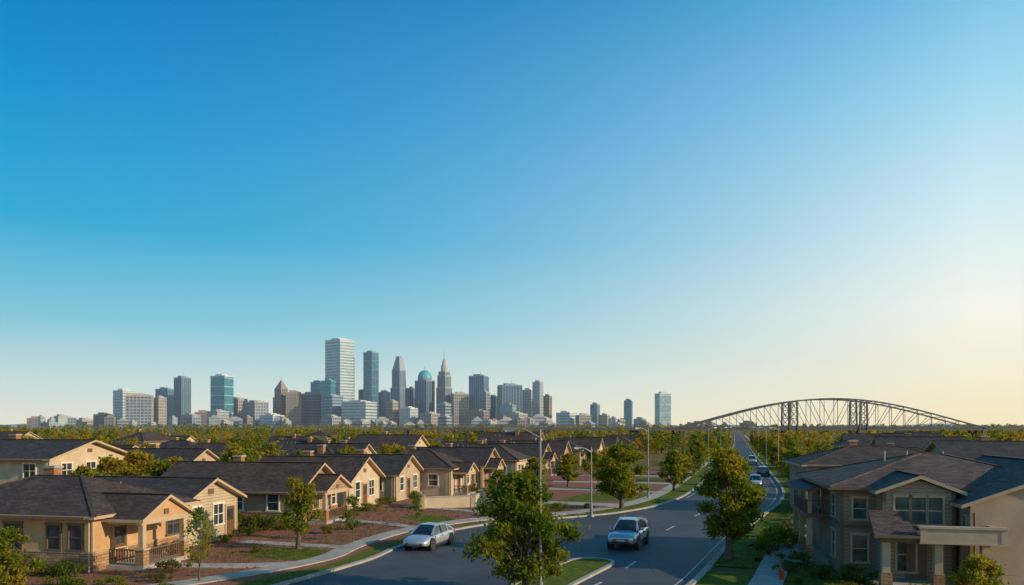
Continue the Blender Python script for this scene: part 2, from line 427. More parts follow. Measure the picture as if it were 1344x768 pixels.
poly('lawn',[(4.5,81),(8.6,79.8),(13.5,83),(15.5,88),(9,90)],0.009,g_lawn)
poly('lawn',[(12.5,111),(20,110),(24,114),(16,118.5)],0.009,g_lawn)
for a,b in ((10,41.5),(42.6,66),(67,110),(111,300)):
    C=[p for p in RE if a<=p.y<=b]
    if len(C)>1: ribbon('lawn',offset(C,0.31),offset(C,2.58),0.05,g_lawn)
for a,b in ((10,42.5),(46,60),(62,90),(92,180)):
    C=[p for p in RE if a<=p.y<=b]
    if len(C)>1: ribbon('lawn',offset(C,4.15),offset(C,9.0),0.01,g_lawn)
C=[p for p in LE if 66<=p.y<=300]; ribbon('lawn',offset(C,-2.38),offset(C,-0.31),0.055,g_lawn)

mc=catmull([(-7.5,20),(-3.9,27),(0.3,35),(2.1,39),(4.2,43.5)],8)
mb=MB()
strip(mb,mc,-1.35,-1.13,0,.14); strip(mb,mc,1.13,1.35,0,.14)
tip=[(4.2+1.24*math.cos(t)*.92+.4*1.6*math.sin(t),43.5-1.24*math.cos(t)*.4+.92*1.6*math.sin(t)) for t in np.linspace(math.pi,0,14)]
strip(mb,[Vector((*p,0)) for p in tip],-.11,.11,0,.14)
mb.make('kerb',[kerb_m])
ribbon('lawn',offset(mc,-1.13),offset(mc,1.13),0.10,g_lawn)
tp=[Vector((*p,0)) for p in tip]
poly('lawn',[(p.x,p.y) for p in offset(tp,.11)],0.10,g_lawn,False)

mk=MB()
Cl=[Vector((rx(y),y,0)) for y in np.arange(47,400,.8)]
Cc=offset(Cl,-5.0); i=0
while i<len(Cc)-5:
    strip(mk,Cc[i:i+4],-.06,.06,.012,.018); i+=11
mk.make('road_marking',[mark_w])
mk=MB(); Ce=[Vector((rx(y),y,0)) for y in np.arange(20,400,1.0)]; C2=offset(Ce,-0.55); strip(mk,C2,-.035,.035,.012,.017)
Ce=[Vector((lx(y),y,0)) for y in np.arange(84,400,1.0)]; C2=offset(Ce,0.5); strip(mk,C2,-.035,.035,.012,.017)
mk.make('road_marking',[mark_w])
mk=MB(); Ce=[Vector((rx(y),y,0)) for y in np.arange(22,46,.7)]; C2=offset(Ce,-3.9)
j=0
while j<len(C2)-4: strip(mk,C2[j:j+4],-.06,.06,.012,.018); j+=9
mk.make('road_marking',[mark_w])

# ------------------------------------------------------------ houses (left side of the road)
house((-21.6,41.2),-12,11,8,2.75,1.75,stucco_o,shingle_b,ov=.55,hipped=True,low=stone,porch=(.9,4.9,2.3,2.65,1.0),
      fw=[(6.6,1.75,1.1,1.2)],sw=[(-1.0,1.75,.75,1.25),(-2.3,1.75,.75,1.25),(-4.8,1.7,1.0,1.4),(-8,1.75,1.2,1.2)],door=2.0,wtrim=trim_br)
house((-20.2,48.9),-12,8,6.2,2.75,1.25,sid_cream,shingle_g,ov=.5,fw=[(1.5,1.75,.9,1.3),(3.9,1.75,1.1,1.3)],
      sw=[(-.9,1.75,.7,1.3),(-4.6,1.75,1.2,1.2)],door=5.3,chimney=False)
house((-40.5,70),-12,15,9.8,4.7,1.4,stucco_c,shingle_g,ov=.7,fw=[(2,3.6,1.2,1.2),(5,3.6,1.2,1.2),(7.8,3.6,1.2,1.2),(2,1.4,1.2,1.3),(7.8,1.4,1.2,1.3)],
      sw=[(-2,3.6,1.2,1.2),(-6,3.6,1.2,1.2),(-10,3.6,1.2,1.2)],door=5)
house((-16.2,60.4),-12,12,7,2.7,1.75,sid_tan,shingle_b,ov=.6,porch=(1.2,5.6,1.8,2.55,1.0),low=brick_o,fw=[(6.3,1.7,.7,1.2)],
      sw=[(-2,1.75,.9,1.2),(-5,1.75,.9,1.2),(-9,1.75,1.2,1.2)],door=3)
house((-14.6,71.6),-13,10,7,2.7,1.8,stucco_c,shingle_b,ov=.5,hipped=False,fw=[(1.8,1.7,1.0,1.4),(5,1.7,1.2,1.4)],sw=[(-2,1.7,1,1.2),(-6,1.7,1,1.2)],door=3.4)
house((-11.6,80),-13,9,7,2.7,1.7,sid_cream,shingle_g,ov=.5,fw=[(1.5,1.7,1,1.3),(5.4,1.7,1.2,1.3)],sw=[(-2,1.7,1,1.2),(-6,1.7,1,1.2)],door=3.4)
house((-6.6,86.5),-14,10,7.4,2.8,1.9,stucco_c,shingle_b,ov=.5,hipped=True,porch=(.8,4.4,1.6,2.5,.9),fw=[(5.8,1.7,1.3,1.4)],sw=[(-2,1.7,1,1.2),(-6,1.7,1,1.2)],door=2.6)
row=[(-3.6,97,sid_tan,shingle_g),(.6,108,stucco_c,shingle_b),(4.2,121,sid_cream,shingle_g),(8.4,136,sid_tan,shingle_b),(13,153,sid_cream,shingle_g),
     (18.5,173,stucco_c,shingle_b),(25,197,sid_tan,shingle_g),(33,225,stucco_c,shingle_b),(42,257,sid_cream,shingle_g)]
for k,(x,y,w,r) in enumerate(row):
    house((x,y),-15,9.5+k%3,7.3,2.8,1.9+.15*(k%2),w,r,ov=.5,hipped=(k%3==1),porch=(.8,4.2,1.6,2.5,.9) if k%2==0 else None,
          fw=[(5.6,1.7,1.2,1.3)]+([] if k%2==0 else [(1.4,1.7,1,1.3)]),sw=[(-2,1.7,1,1.2),(-6,1.7,1.2,1.2)],door=3)
rr=random.Random(3)
back=[(-37,90),(-27,97),(-22,112),(-16,127),(-11,144),(-52,104),(-70,92),(-66,118),(-42,120),(-34,138),(-56,140),(-85,125),(-88,150),(-28,160),(-5,168),(2,192),
      (-48,170),(-75,180),(-18,200),(-105,170),(-62,215),(-30,240),(10,235),(-95,230),(-130,210),(-8,275),(-60,280)]
for k,(x,y) in enumerate(back):
    house((x,y),-14+rr.choice([0,0,90,180]),10+rr.random()*3,7.5,rr.choice([2.8,2.8,4.2]) if y>110 else 2.9,1.8+rr.random()*.3,rr.choice([stucco_c,sid_tan,sid_cream,stucco_t]),
          rr.choice([shingle_g,shingle_b]),ov=.5,hipped=rr.random()<.4,fw=[(2,1.7,1.2,1.2),(5.4,1.7,1.2,1.2)],sw=[(-2,1.7,1,1.2),(-6,1.7,1,1.2)])
house((38,66),-10,13,9,4.1,1.5,sid_grey,shingle_b,ov=.6,hipped=True,sw=[(-3,3.2,1.2,1.1),(-7,3.2,1.2,1.1),(-11,3.2,1.2,1.1),(-3,1.4,1.2,1.2),(-11,1.4,1.2,1.2)])
house((54,74),-10,12,9,4.3,1.6,stucco_t,shingle_g,ov=.6,sw=[(-3,3.2,1.2,1.1),(-7,3.2,1.2,1.1)])
for k,(x,y) in enumerate([(52,92),(62,108),(80,100),(66,132),(84,128),(78,158),(104,140),(96,178),(120,170),(108,205),(140,200),(128,240),(165,235)]):
    house((x,y),-15,11,8,4.1 if k%2 else 3.0,1.8,[sid_grey,stucco_t,sid_tan][k%3],[shingle_b,shingle_g][k%2],ov=.5,hipped=k%3==0,sw=[(-2,1.7,1,1.2),(-6,1.7,1,1.2)])

gw=MB()
for a,b in (((-8.2,73.2),(-3.6,74.6)),((-3.6,74.6),(-3.0,78.8)),((-8.2,73.2),(-8.9,76.2))):
    gw.beam((a[0],a[1],.5),(b[0],b[1],.5),.22,1.0,0); gw.beam((a[0],a[1],1.05),(b[0],b[1],1.05),.32,.1,1)
for p in ((-8.2,73.2),(-3.6,74.6),(-3.0,78.8),(-8.9,76.2)):
    gw.box(p[0]-.24,p[0]+.24,p[1]-.24,p[1]+.24,0,1.18,0); gw.box(p[0]-.3,p[0]+.3,p[1]-.3,p[1]+.3,1.18,1.28,1)
gw.make('courtyard_wall',[stucco_c,conc])

# ------------------------------------------------------------ right foreground house
def right_house():
    root=empty('two_storey_house',(16.6,40.3,0),R(-12)); HOUSES.append((23,42,13))
    w=MB(); w.box(0,11,0,10,0,4.35); w.make('main_walls',[sid_brown],root)
    r=MB(); hip(r,0,11,0,10,4.35,1.5,.75); r.make('main_roof',[shingle_r,trim_br],root)
    w=MB(); w.extr([(1.6,0),(4.7,0),(4.7,4.4),(3.15,4.98),(1.6,4.4)],-1.6,.0,'y',[0]*6); w.make('bay_walls',[sid_grey],root)
    r=MB(); gable(r,1.6,4.7,-1.6,2.4,4.42,.60,.45,'y',ovg=.4); r.make('bay_roof',[shingle_r,trim],root)
    w=MB(); w.extr([(4.95,0),(13.7,0),(13.7,3.95),(9.3,5.6),(4.95,3.95)],-3.0,8,'y',[0]*6); w.make('wing_walls',[stucco_t],root)
    r=MB(); gable(r,4.95,13.7,-3.0,8,3.98,1.67,.5,'y',ovg=.45); r.make('wing_roof',[shingle_r,trim],root)
    fr=MB(); gl=MB()
    for cx in (2.42,3.15,3.88): window(fr,gl,'y-',-1.6,cx,3.5,.62,1.25,True)
    window(fr,gl,'y-',0,.85,3.4,.6,1.0); window(fr,gl,'x-',0,2.0,3.4,.9,1.1); window(fr,gl,'x-',0,6.2,3.4,1.0,1.1)
    window(fr,gl,'x-',0,2.0,1.4,.9,1.3); window(fr,gl,'y-',0,.85,1.4,.7,1.3); window(fr,gl,'x-',4.95,-2.3,2.9,.35,.9,False)
    window(fr,gl,'y-',-1.6,2.6,1.4,.8,1.6)
    fr.box(-.05,.1,-.05,.1,0,4.3); fr.box(1.54,1.7,-1.66,-1.5,0,4.35); fr.box(4.6,4.76,-1.66,-1.5,0,4.35)
    fr.cyl((5.1,-3.08,0),(5.1,-3.08,3.6),.05,.05,8)
    fr.box(-.06,1.54,-.06,0,2.42,2.58); fr.box(1.7,4.6,-1.66,-1.6,2.55,2.68); fr.box(-.06,0,0,10,2.42,2.58)
    fr.make('window_frames_and_trim',[trim_br,trim_br,trim],root); gl.make('window_glass',[glassmat('house_glass',(0.06,0.09,0.09))],root)
    p=MB()
    p.box(.8,5.4,-4.7,-1.62,0,.25,1)
    for x in (1.05,3.2,5.1): p.box(x-.17,x+.17,-4.55,-4.2,.25,2.35,0); p.box(x-.24,x+.24,-4.62,-4.13,.25,1.0,2)
    p.box(.8,5.45,-4.66,-4.1,2.36,2.62,3)
    p.box(2.35,5.75,-4.98,-4.72,2.45,3.05,4); p.box(2.27,5.83,-5.04,-4.66,3.05,3.15,4); p.box(5.55,5.8,-4.7,-3.05,2.45,3.05,4)
    p.box(2.30,5.80,-5.01,-4.69,2.38,2.45,4)
    for x in (2.35,5.55): p.box(x-.03,x+.23,-5.0,-4.97,2.46,3.04,4)
    p.box(2.6,3.5,-1.66,-1.62,.25,2.3,3)
    p.make('front_porch',[trim,conc,stone,trim_br,stucco_t],root)
    r=MB(); vs=[(.45,-5.0,2.72),(2.3,-5.0,2.72),(2.3,-1.62,3.5),(.9,-1.62,3.5)]
    r.add([vs[0],vs[1],vs[2],vs[3]],[(0,1,2,3)],0); r.add([(x,y,z-.13) for x,y,z in vs],[(0,1,2,3)],1)
    for i in range(4):
        a,b=vs[i],vs[(i+1)%4]; r.add([a,b,(b[0],b[1],b[2]-.13),(a[0],a[1],a[2]-.13)],[(0,1,2,3)],1)
    r.box(2.32,5.54,-4.68,-1.64,2.63,2.7,0)
    r.make('porch_roof',[shingle_r,trim_br],root)
    s=MB()
    s.box(-1.2,-.01,3.6,9.6,0,.25,1)
    for y in (3.8,6.6,9.4):
        s.box(-1.1,-.84,y-.13,y+.13,.25,2.5,0); s.box(-1.16,-.78,y-.19,y+.19,.25,1.0,2); s.box(-1.06,-.86,y-.1,y+.1,2.72,4.05,0)
    s.box(-1.2,-.01,3.6,9.6,2.5,2.72,3)
    s.box(-1.1,-1.02,3.9,9.3,3.4,3.47,3); s.box(-1.1,0,3.7,3.78,3.4,3.47,3)
    for y in np.arange(4,9.3,.18): s.box(-1.08,-1.04,y,y+.05,2.72,3.4,3)
    for x in np.arange(-.9,-.05,.18): s.box(x,x+.05,3.72,3.76,2.72,3.4,3)
    s.make('side_porch',[trim,conc,stone,trim_br],root)
    r=MB(); V8=[(-1.5,3.2,4.02),(-1.5,10.1,4.02),(-.3,10.1,4.3),(-.3,3.2,4.3),(-1.5,3.2,3.88),(-1.5,10.1,3.88),(-.3,10.1,4.16),(-.3,3.2,4.16)]
    r.add(V8,[(0,1,2,3)],0); r.add(V8,[(4,5,6,7),(0,1,5,4),(0,3,7,4),(1,2,6,5)],1)
    r.make('side_porch_roof',[shingle_r,trim_br],root)
    v=MB()
    for x,y in ((3.2,5.2),(4.4,5.4),(6.3,5.6)): v.cyl((x,y,5.2),(x,y,6.15),.06,.06,8)
    v.make('roof_vents',[steel],root)
right_house()

# ------------------------------------------------------------ trees
def fast_mesh(name, V, Q, mi, mats, smooth=False):
    me=bpy.data.meshes.new(name); nv=len(V); nq=len(Q)
    me.vertices.add(nv); me.vertices.foreach_set('co',np.asarray(V,dtype=np.float32).ravel())
    me.loops.add(nq*4); me.loops.foreach_set('vertex_index',np.asarray(Q,dtype=np.int32).ravel())
    me.polygons.add(nq); me.polygons.foreach_set('loop_start',np.arange(0,nq*4,4,dtype=np.int32))
    me.polygons.foreach_set('loop_total',np.full(nq,4,dtype=np.int32))
    for m in mats: me.materials.append(m)
    me.polygons.foreach_set('material_index',np.asarray(mi,dtype=np.int32))
    me.update(calc_edges=True); me.validate(); return me

def tube(p,q,r0,r1,n=6):
    p=np.array(p,float); q=np.array(q,float); d=q-p; d/=np.linalg.norm(d)+1e-9
    up=np.array([0,0,1.]) if abs(d[2])<.9 else np.array([1.,0,0]); a=np.cross(d,up); a/=np.linalg.norm(a); b=np.cross(a,d)
    t=np.arange(n)*2*np.pi/n; ring=np.outer(np.cos(t),a)+np.outer(np.sin(t),b)
    V=np.vstack([p+ring*r0,q+ring*r1]); Q=[(i,(i+1)%n,n+(i+1)%n,n+i) for i in range(n)]
    return V,np.array(Q)

def leaves(rng,C,rad,n,size):
    idx=rng.integers(0,len(C),n); d=rng.normal(size=(n,3)); d/=np.linalg.norm(d,axis=1)[:,None]
    c=C[idx]+d*(rad[idx]*rng.random(n)**.6*(1+.25*rng.normal(size=n)))[:,None]*np.array([1.15,1.15,.7])
    a=rng.normal(size=(n,3)); a/=np.linalg.norm(a,axis=1)[:,None]
    b=rng.normal(size=(n,3)); b=np.cross(a,b); b/=np.linalg.norm(b,axis=1)[:,None]
    s=(size*(.6+.8*rng.random(n)))[:,None]
    V=np.stack([c-a*s,c-b*s*.5,c+a*s,c+b*s*.5],axis=1).reshape(-1,3)
    return V,np.arange(n*4).reshape(-1,4)

def tree_data(seed,h,Rr,th,n,leaf,k=45,wood=True,cone=.25,tube_n=6,tr=.035,clump=.24):
    rng=np.random.default_rng(seed); ch=h-th
    t=(np.arange(k)+rng.random(k))/k; t=t**.85
    prof=np.sin(np.pi*(.12+.80*t))**.7*(1-cone*t)
    ang=rng.random(k)*2*np.pi; rr_=.35+.65*np.sqrt(rng.random(k))
    rad=Rr*clump*(.6+.8*rng.random(k))*(.55+.45*prof)
    rmax=Rr*prof*(.84+.16*np.sin(ang*2+seed)+.14*np.sin(ang*3+seed*2)+.14*rng.normal(size=k))
    C=np.stack([np.cos(ang)*np.maximum(rmax-rad*.4,.05)*rr_,np.sin(ang)*np.maximum(rmax-rad*.4,.05)*rr_,th+ch*(.04+.90*t)],axis=1)
    Vs=[];Qs=[];M_=[];o=0
    if wood:
        pts=[np.array([0,0,0.])]
        for i in range(1,6): pts.append(np.array([rng.normal()*.05*h*i/8,rng.normal()*.05*h*i/8,h*.88*i/5]))
        r0=h*tr
        for i in range(5):
            V,Q=tube(pts[i],pts[i+1],r0*(1-i/5.6)*(1.25 if i==0 else 1),r0*(1-(i+1)/5.6),8); Vs.append(V);Qs.append(Q+o);o+=len(V);M_+=[0]*len(Q)
        for j in rng.permutation(k)[:40]:
            zt=max(th*.75,C[j][2]-(.35+.4*rng.random())*math.hypot(C[j][0],C[j][1])-.1*h); f=min(zt/(h*.88)*5,4.9); i=int(f)
            s=pts[i]+(pts[i+1]-pts[i])*(f-i); mid=(s+C[j])/2+np.array([0,0,.06*h*rng.random()])+rng.normal(size=3)*.03*h
            rb=r0*.42*(1-f/6)
            V,Q=tube(s,mid,rb,rb*.6,tube_n); Vs.append(V);Qs.append(Q+o);o+=len(V);M_+=[0]*len(Q)
            V,Q=tube(mid,C[j],rb*.6,rb*.2,tube_n); Vs.append(V);Qs.append(Q+o);o+=len(V);M_+=[0]*len(Q)
            for _ in range(2):
                e=C[j]+rng.normal(size=3)*rad[j]*.7
                V,Q=tube(mid,e,rb*.35,rb*.1,4); Vs.append(V);Qs.append(Q+o);o+=len(V);M_+=[0]*len(Q)
    V,Q=leaves(rng,C,rad,n,leaf); Vs.append(V);Qs.append(Q+o);M_+=[1]*len(Q)
    return np.vstack(Vs),np.vstack(Qs),M_

def tree_obj(name,mesh,x,y,rot=0,s=1.0,z=0):
    ob=bpy.data.objects.new(name,mesh); ob.location=(x,y,z); ob.rotation_euler=(0,0,rot); ob.scale=(s,s,s)
    scene.collection.objects.link(ob); return ob
def tree(name,x,y,seed,h,Rr,th,n,leaf,mat,**kw):
    V,Q,mi=tree_data(seed,h,Rr,th,n,leaf,**kw); return tree_obj(name,fast_mesh(name,V,Q,mi,[bark,mat]),x,y)

tree('shade_tree',0.6,35,11,5.6,3.15,.9,22000,.095,leaf_g,k=95,clump=.19,cone=.35)
tree('shade_tree',12.2,45,12,6.4,2.5,1.1,21000,.10,leaf_y,k=90,clump=.21,cone=.4)
tree('shade_tree',10.0,73,13,6.0,3.1,1.0,15000,.13,leaf_y,k=75,clump=.21)
tree('ornamental_tree',-13.1,49,14,4.4,1.6,.9,5000,.10,leaf_y,k=40,clump=.26)
tree('young_tree',-15.1,38.6,15,3.7,1.0,.8,1100,.07,leaf_y,k=26,clump=.32,tr=.012)
tree('young_tree',-10.4,52.3,16,3.1,.85,.8,1000,.08,leaf_g,k=22,clump=.32,tr=.012)
tree('young_tree',-7.2,60.3,17,2.7,.75,.7,800,.08,leaf_y,k=18,clump=.32,tr=.012)
tree('ornamental_tree',-22.9,36.2,18,2.9,1.4,.3,7000,.085,leaf_y,k=40,clump=.28)
tree('ornamental_tree',19.0,32.6,19,2.3,1.3,.2,6000,.075,leaf_y,k=36,clump=.28)

gen=[]
for sd in range(6):
    V,Q,mi=tree_data(100+sd,5.6,2.6,1.0,3400,.19,k=46,clump=.26)
    gen.append(fast_mesh('street_tree',V,Q,mi,[bark,leaf_m1 if sd%2 else leaf_y]))
rt=random.Random(5)
for y in (88,99,112,124,137,152,168,186,206,228,250,280,310,340):
    tree_obj('street_tree',gen[rt.randrange(6)],rx(y)+1.7+rt.random()*.4+(y>150)*.3,y,rt.random()*6,.72+rt.random()*.2)
for y in (92,106,121,134,150,166,185,205,226,250,280,310):
    tree_obj('street_tree',gen[rt.randrange(6)],lx(y)-1.7-rt.random()*.4,y+rt.random()*3,rt.random()*6,.68+rt.random()*.25)
for (x,y,s) in ((-36,77,.95),(-31,74,.85),(-47,64,.8),(-28,82,1.0),(-22,84,.9),(-19,92,.95),(-24,89,.8),(-43,84,1),(-52,80,1),(-60,84,.95),(-14,100,.9),(-10,107,.95),
                (-33,62,.8),(-30,57,.78),(-26,75,.95),(-34,68,.9),(-29.5,67,.85),
                (-4,118,.9),(0,131,.9),(-57,72,.9),(-68,80,1.),(31,60,.7),(29,70,.75),(33.5,78,.85),(40,84,.95),(46,84,1.0),(60,88,1.05),(70,92,1.05),(58,72,.95),(66,80,1.1),(49,64,1.1),
                (2.5,92,.72),(7,100,.75),(-1.5,83,.55),(11,110,.75),(15,122,.8),(19,138,.8)):
    tree_obj('garden_tree',gen[rt.randrange(6)],x,y,rt.random()*6,s)

shr=[]
for sd in range(4):
    rng=np.random.default_rng(300+sd); k=14
    C=np.stack([rng.normal(size=k)*.3,rng.normal(size=k)*.3,.10+.45*rng.random(k)],axis=1)
    V,Q=leaves(rng,C,np.full(k,.22),1300,.05); shr.append(fast_mesh('shrub',V,Q,[0]*len(Q),[leaf_sh if sd%2 else leaf_g]))
for (x,y,s) in ((-19,45.6,1.2),(-24,40.2,1.2),(-22.4,40.0,1.0),(-26,40.6,1.3),(-17.6,41.3,.9),(-18.7,52.2,1.0),(-18.2,54.6,1.1),(-23,48.4,1.3),(-18,57.6,1.9),(-19.3,58.4,1.7),(-16.9,58.6,1.6),
                (-14.8,66.5,1.2),(-21,60,1.4),(-12.8,71,1.2),(-12.2,78,1.1),(-16,71,1.3),(-8,74.6,1.1),(-5.5,75.6,1.2),(-10.6,84,1.2),(-4,90,1.3),
                (-13,56.2,.8),(-11.5,58.2,.7),(-15.3,47.6,.6),(-17,38.6,.7),(-18.5,37.2,.9),(-20,36.4,1.0),(-21.2,37.4,.9),(-15.8,36.4,.7),(1.4,69.5,1.0),(4,71,1.1),(7,73.5,.9),(-2,67.5,.9),
                (15.4,43.0,1.1),(16.6,38.7,1.2),(17.6,38.2,1.1),(14.7,46.5,1.0),(14.3,41.2,.8),(15.3,39.2,1.0),(16.2,49.6,1.6),(17.3,51.4,1.9),(18.4,53.8,1.8),(22.3,60.5,1.8),(23.6,63.6,1.5),(24,58,2),(26,67,2.2),(28,64,2.2),(28,72,1.8),(32,76,2.0),
                (13.7,38.2,.6),(16.4,36.4,.9),(15.1,35.6,1.0),(17.6,34.7,1.1)):
    o=tree_obj('shrub',shr[rt.randrange(4)],x,y,rt.random()*6,s*(.9+.25*rt.random())); o.scale[2]*=.75+.4*rt.random()
rng=np.random.default_rng(44)
def tufts(name,regions,n,hh,mat):
    P=[]
    while len(P)<n:
        x0,x1,y0,y1=regions[rng.integers(0,len(regions))]; x=rng.uniform(x0,x1); y=rng.uniform(y0,y1)
        if lx(y)-.4<x<rx(y)+.4: continue
        if x>0 and rx(y)+2.6<x<rx(y)+4.9: continue
        if x<0 and min((x-p.x)**2+(y-p.y)**2 for p in fp[::2])<2.6: continue
        if any((x-a)**2+(y-b)**2<(c*.72)**2 for a,b,c in HOUSES[:9]): continue
        P.append((x,y))
    P=np.array(P); V=[]
    for j in range(5):
        a=rng.random(len(P))*2*np.pi; l=hh*(.5+rng.random(len(P))); dx=np.cos(a); dy=np.sin(a)
        b=np.c_[P+rng.normal(size=P.shape)*.06,np.zeros(len(P))]
        w=np.c_[-dy,dx,np.zeros(len(P))]*.018; tp_=b+np.c_[dx*l*.5,dy*l*.5,l]
        V.append(np.stack([b-w,b+w,tp_+w*.3,tp_-w*.3],axis=1))
    V=np.concatenate(V).reshape(-1,3); Q=np.arange(len(V)).reshape(-1,4)
    o=bpy.data.objects.new(name,fast_mesh(name,V,Q,[0]*len(Q),[mat])); scene.collection.objects.link(o)
tufts('grass_tufts',[(-28,-8,33,48),(-20,-6,45,62),(-14,6,60,75),(12,22,36,60),(16,30,55,80)],3200,.10,leaf_sh)

def mass(name,mat,n,yr,spread,hr,leaf,nl,seed,avoid=True,k=14,pw=1.0,gap=None):
    rng=np.random.default_rng(seed); temps=[]
    for i in range(8):
        V,Q,mi=tree_data(seed*10+i,1.0,.5,.15,nl,leaf,k=k,wood=False,clump=.38)
        tV,tQ=tube((0,0,0),(0,0,.4),.03,.02,4); temps.append(np.vstack([V,tV[np.array(tQ).ravel()]]))
    out=[];cnt=0;tries=0
    while cnt<n and tries<n*8:
        tries+=1; y=yr[0]+(yr[1]-yr[0])*rng.random()**pw; x=rng.uniform(-spread,spread)*y
        l,r=lx(y),rx(y)
        if l-3.5<x<r+3.5: continue
        if gap and math.sin(x*.021+y*.013+seed)+math.sin(x*.009-y*.024)+.5*math.sin(y*.05)<gap: continue
        if avoid:
            if y<215 and l-30<x<l and x>-14: continue
            if x<0 and x>-80 and y<92: continue
            if any((x-a)**2+(y-b)**2<c*c for a,b,c in HOUSES): continue
        h=rng.uniform(*hr); T=temps[rng.integers(8)]; a=rng.random()*6.28; ca,sa=math.cos(a),math.sin(a); w=h*rng.uniform(.85,1.25)
        X=T[:,0]*w; Y=T[:,1]*w
        out.append(np.stack([X*ca-Y*sa+x,X*sa+Y*ca+y,T[:,2]*h],axis=1)); cnt+=1
    V=np.vstack(out); Q=np.arange(len(V)).reshape(-1,4)
    o=bpy.data.objects.new(name,fast_mesh(name,V,Q,[0]*len(Q),[mat])); scene.collection.objects.link(o)
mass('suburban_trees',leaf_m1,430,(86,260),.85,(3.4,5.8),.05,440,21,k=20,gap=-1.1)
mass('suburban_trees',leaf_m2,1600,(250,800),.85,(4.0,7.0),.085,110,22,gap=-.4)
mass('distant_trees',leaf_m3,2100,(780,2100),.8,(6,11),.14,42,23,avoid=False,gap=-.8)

# ------------------------------------------------------------ street lamps, bridge
def street_lamp(x,y,h,ang=0,arms=1,r=.075):
    root=empty('street_lamp',(x,y,0),ang)
    p=MB(); p.cyl((0,0,0),(0,0,.12),.24,.22,12); p.cyl((0,0,.12),(0,0,.9),.13,.12,12); p.cyl((0,0,.9),(0,0,h),r,r*.6,12); p.cyl((0,0,h),(0,0,h+.06),r*.8,r*.3,12)
    p.box(-.05,.05,-.135,-.1,.4,.7); p.make('pole',[steel],root,smooth=False)
    a=MB()
    for s in ([-1] if arms==1 else [-1,1]):
        pr=Vector((0,0,h-.35))
        for i in range(1,6):
            t=i/5; q=Vector((s*1.0*t,0,h-.35+.42*math.sin(t*math.pi/2))); a.cyl(pr,q,.035,.035,8); pr=q
        x0,x1=sorted((s*.95,s*1.6))
        a.add([(x0,-.09,h),(x1,-.15,h+.0),(x1,.15,h+.0),(x0,.09,h),(x0+.02,-.06,h+.12),(x1-.08,-.1,h+.1),(x1-.08,.1,h+.1),(x0+.02,.06,h+.12)],
              [(0,3,2,1),(4,5,6,7),(0,1,5,4),(1,2,6,5),(2,3,7,6),(3,0,4,7)],0)
        a.box(min(s*1.15,s*1.5),max(s*1.15,s*1.5),-.08,.08,h-.05,h-.002,1)
    a.make('arm_and_head',[steel,lens],root)
street_lamp(1.2,34.0,7.35,R(0),1,.075)
street_lamp(6.6,66.6,5.7,R(20),1,.07)
street_lamp(14.3,84,7.3,R(20),1,.08)
for y in (120,160,205,255): street_lamp(rx(y)+.9,y,7.3,R(15),1,.07)
for y in (135,180,230): street_lamp(lx(y)-.9,y,7.3,R(200),1,.07)

def bridge():
    root=empty('steel_arch_bridge',(0,380,0),R(0))
    x0,x1=79.,222.; dz=6.7; Wd=11.
    def top(x):
        t=(x-x0)/(x1-x0); return dz+13.6*(math.sin(math.pi*min(max(t,0),1))**1.15)+.3
    dk=MB(); dk.box(-60,330,-Wd/2,Wd/2,dz-.5,dz+.1,0)
    for y in (-Wd/2-.15,Wd/2+.15): dk.box(-60,330,y-.15,y+.15,dz-.95,dz+.25,1)
    for y in (-Wd/2,Wd/2):
        dk.beam((-60,y,dz+1.1),(330,y,dz+1.1),.1,.1,1)
        for x in np.arange(-60,330,3.): dk.beam((x,y,dz+.25),(x,y,dz+1.1),.1,.1,1)
    dk.make('deck',[conc,dsteel],root)
    ar=MB(); N=22; xs=[x0+(x1-x0)*i/N for i in range(N+1)]
    for y in (-Wd/2-.3,Wd/2+.3):
        for i in range(N):
            a,b=xs[i],xs[i+1]
            ar.beam((a,y,top(a)),(b,y,top(b)),.65,.65)
            ar.beam((a,y,dz+.55),(b,y,dz+.55),.45,.45)
            if i>0: ar.beam((a,y,dz+.6),(a,y,top(a)),.2,.2)
            if i<N/2: ar.beam((a,y,top(a)),(b,y,dz+.6),.2,.2)
            else: ar.beam((b,y,top(b)),(a,y,dz+.6),.2,.2)
    for i in range(3,N-2):
        a=xs[i]; ar.beam((a,-Wd/2-.3,top(a)),(a,Wd/2+.3,top(a)),.2,.25)
        if i<N-3: ar.beam((a,-Wd/2-.3,top(a)),(xs[i+1],Wd/2+.3,top(xs[i+1])),.14,.14)
    ar.make('arch_truss',[dsteel],root)
    pr=MB()
    for px,h in ((131.8,None),(164.5,None),(222.,dz-.9),(79.,dz-.9)):
        hh=top(px)-.3 if h is None else h
        for y in (-Wd/2-.3,Wd/2+.3):
            for dx in (-2.0,2.0): pr.beam((px+dx,y,0),(px+dx*.75,y,hh),.7,.7)
            nst=int(hh/3.4)
            for k in range(nst):
                z0=k*hh/nst; z1=(k+1)*hh/nst; w0=2.0-.5*z0/hh; w1=2.0-.5*z1/hh
                pr.beam((px-w0,y,z0),(px+w1,y,z1),.25); pr.beam((px+w0,y,z0),(px-w1,y,z1),.25); pr.beam((px-w1,y,z1),(px+w1,y,z1),.3)
        for dx in (-2,2):
            pr.beam((px+dx,-Wd/2,.3),(px+dx*.8,Wd/2,dz-1),.25); pr.beam((px+dx,Wd/2,.3),(px+dx*.8,-Wd/2,dz-1),.25)
        pr.box(px-3,px+3,-Wd/2-1.5,Wd/2+1.5,0,.9,1)
    for px in list(range(-50,70,22))+[252,282,312]:
        for y in (-3.5,3.5): pr.cyl((px,y,0),(px,y,dz-.95),.6,.6,10,1)
        pr.box(px-.7,px+.7,-5.3,5.3,dz-1.5,dz-.95,1)
    pr.make('piers',[dsteel,conc],root)
bridge()
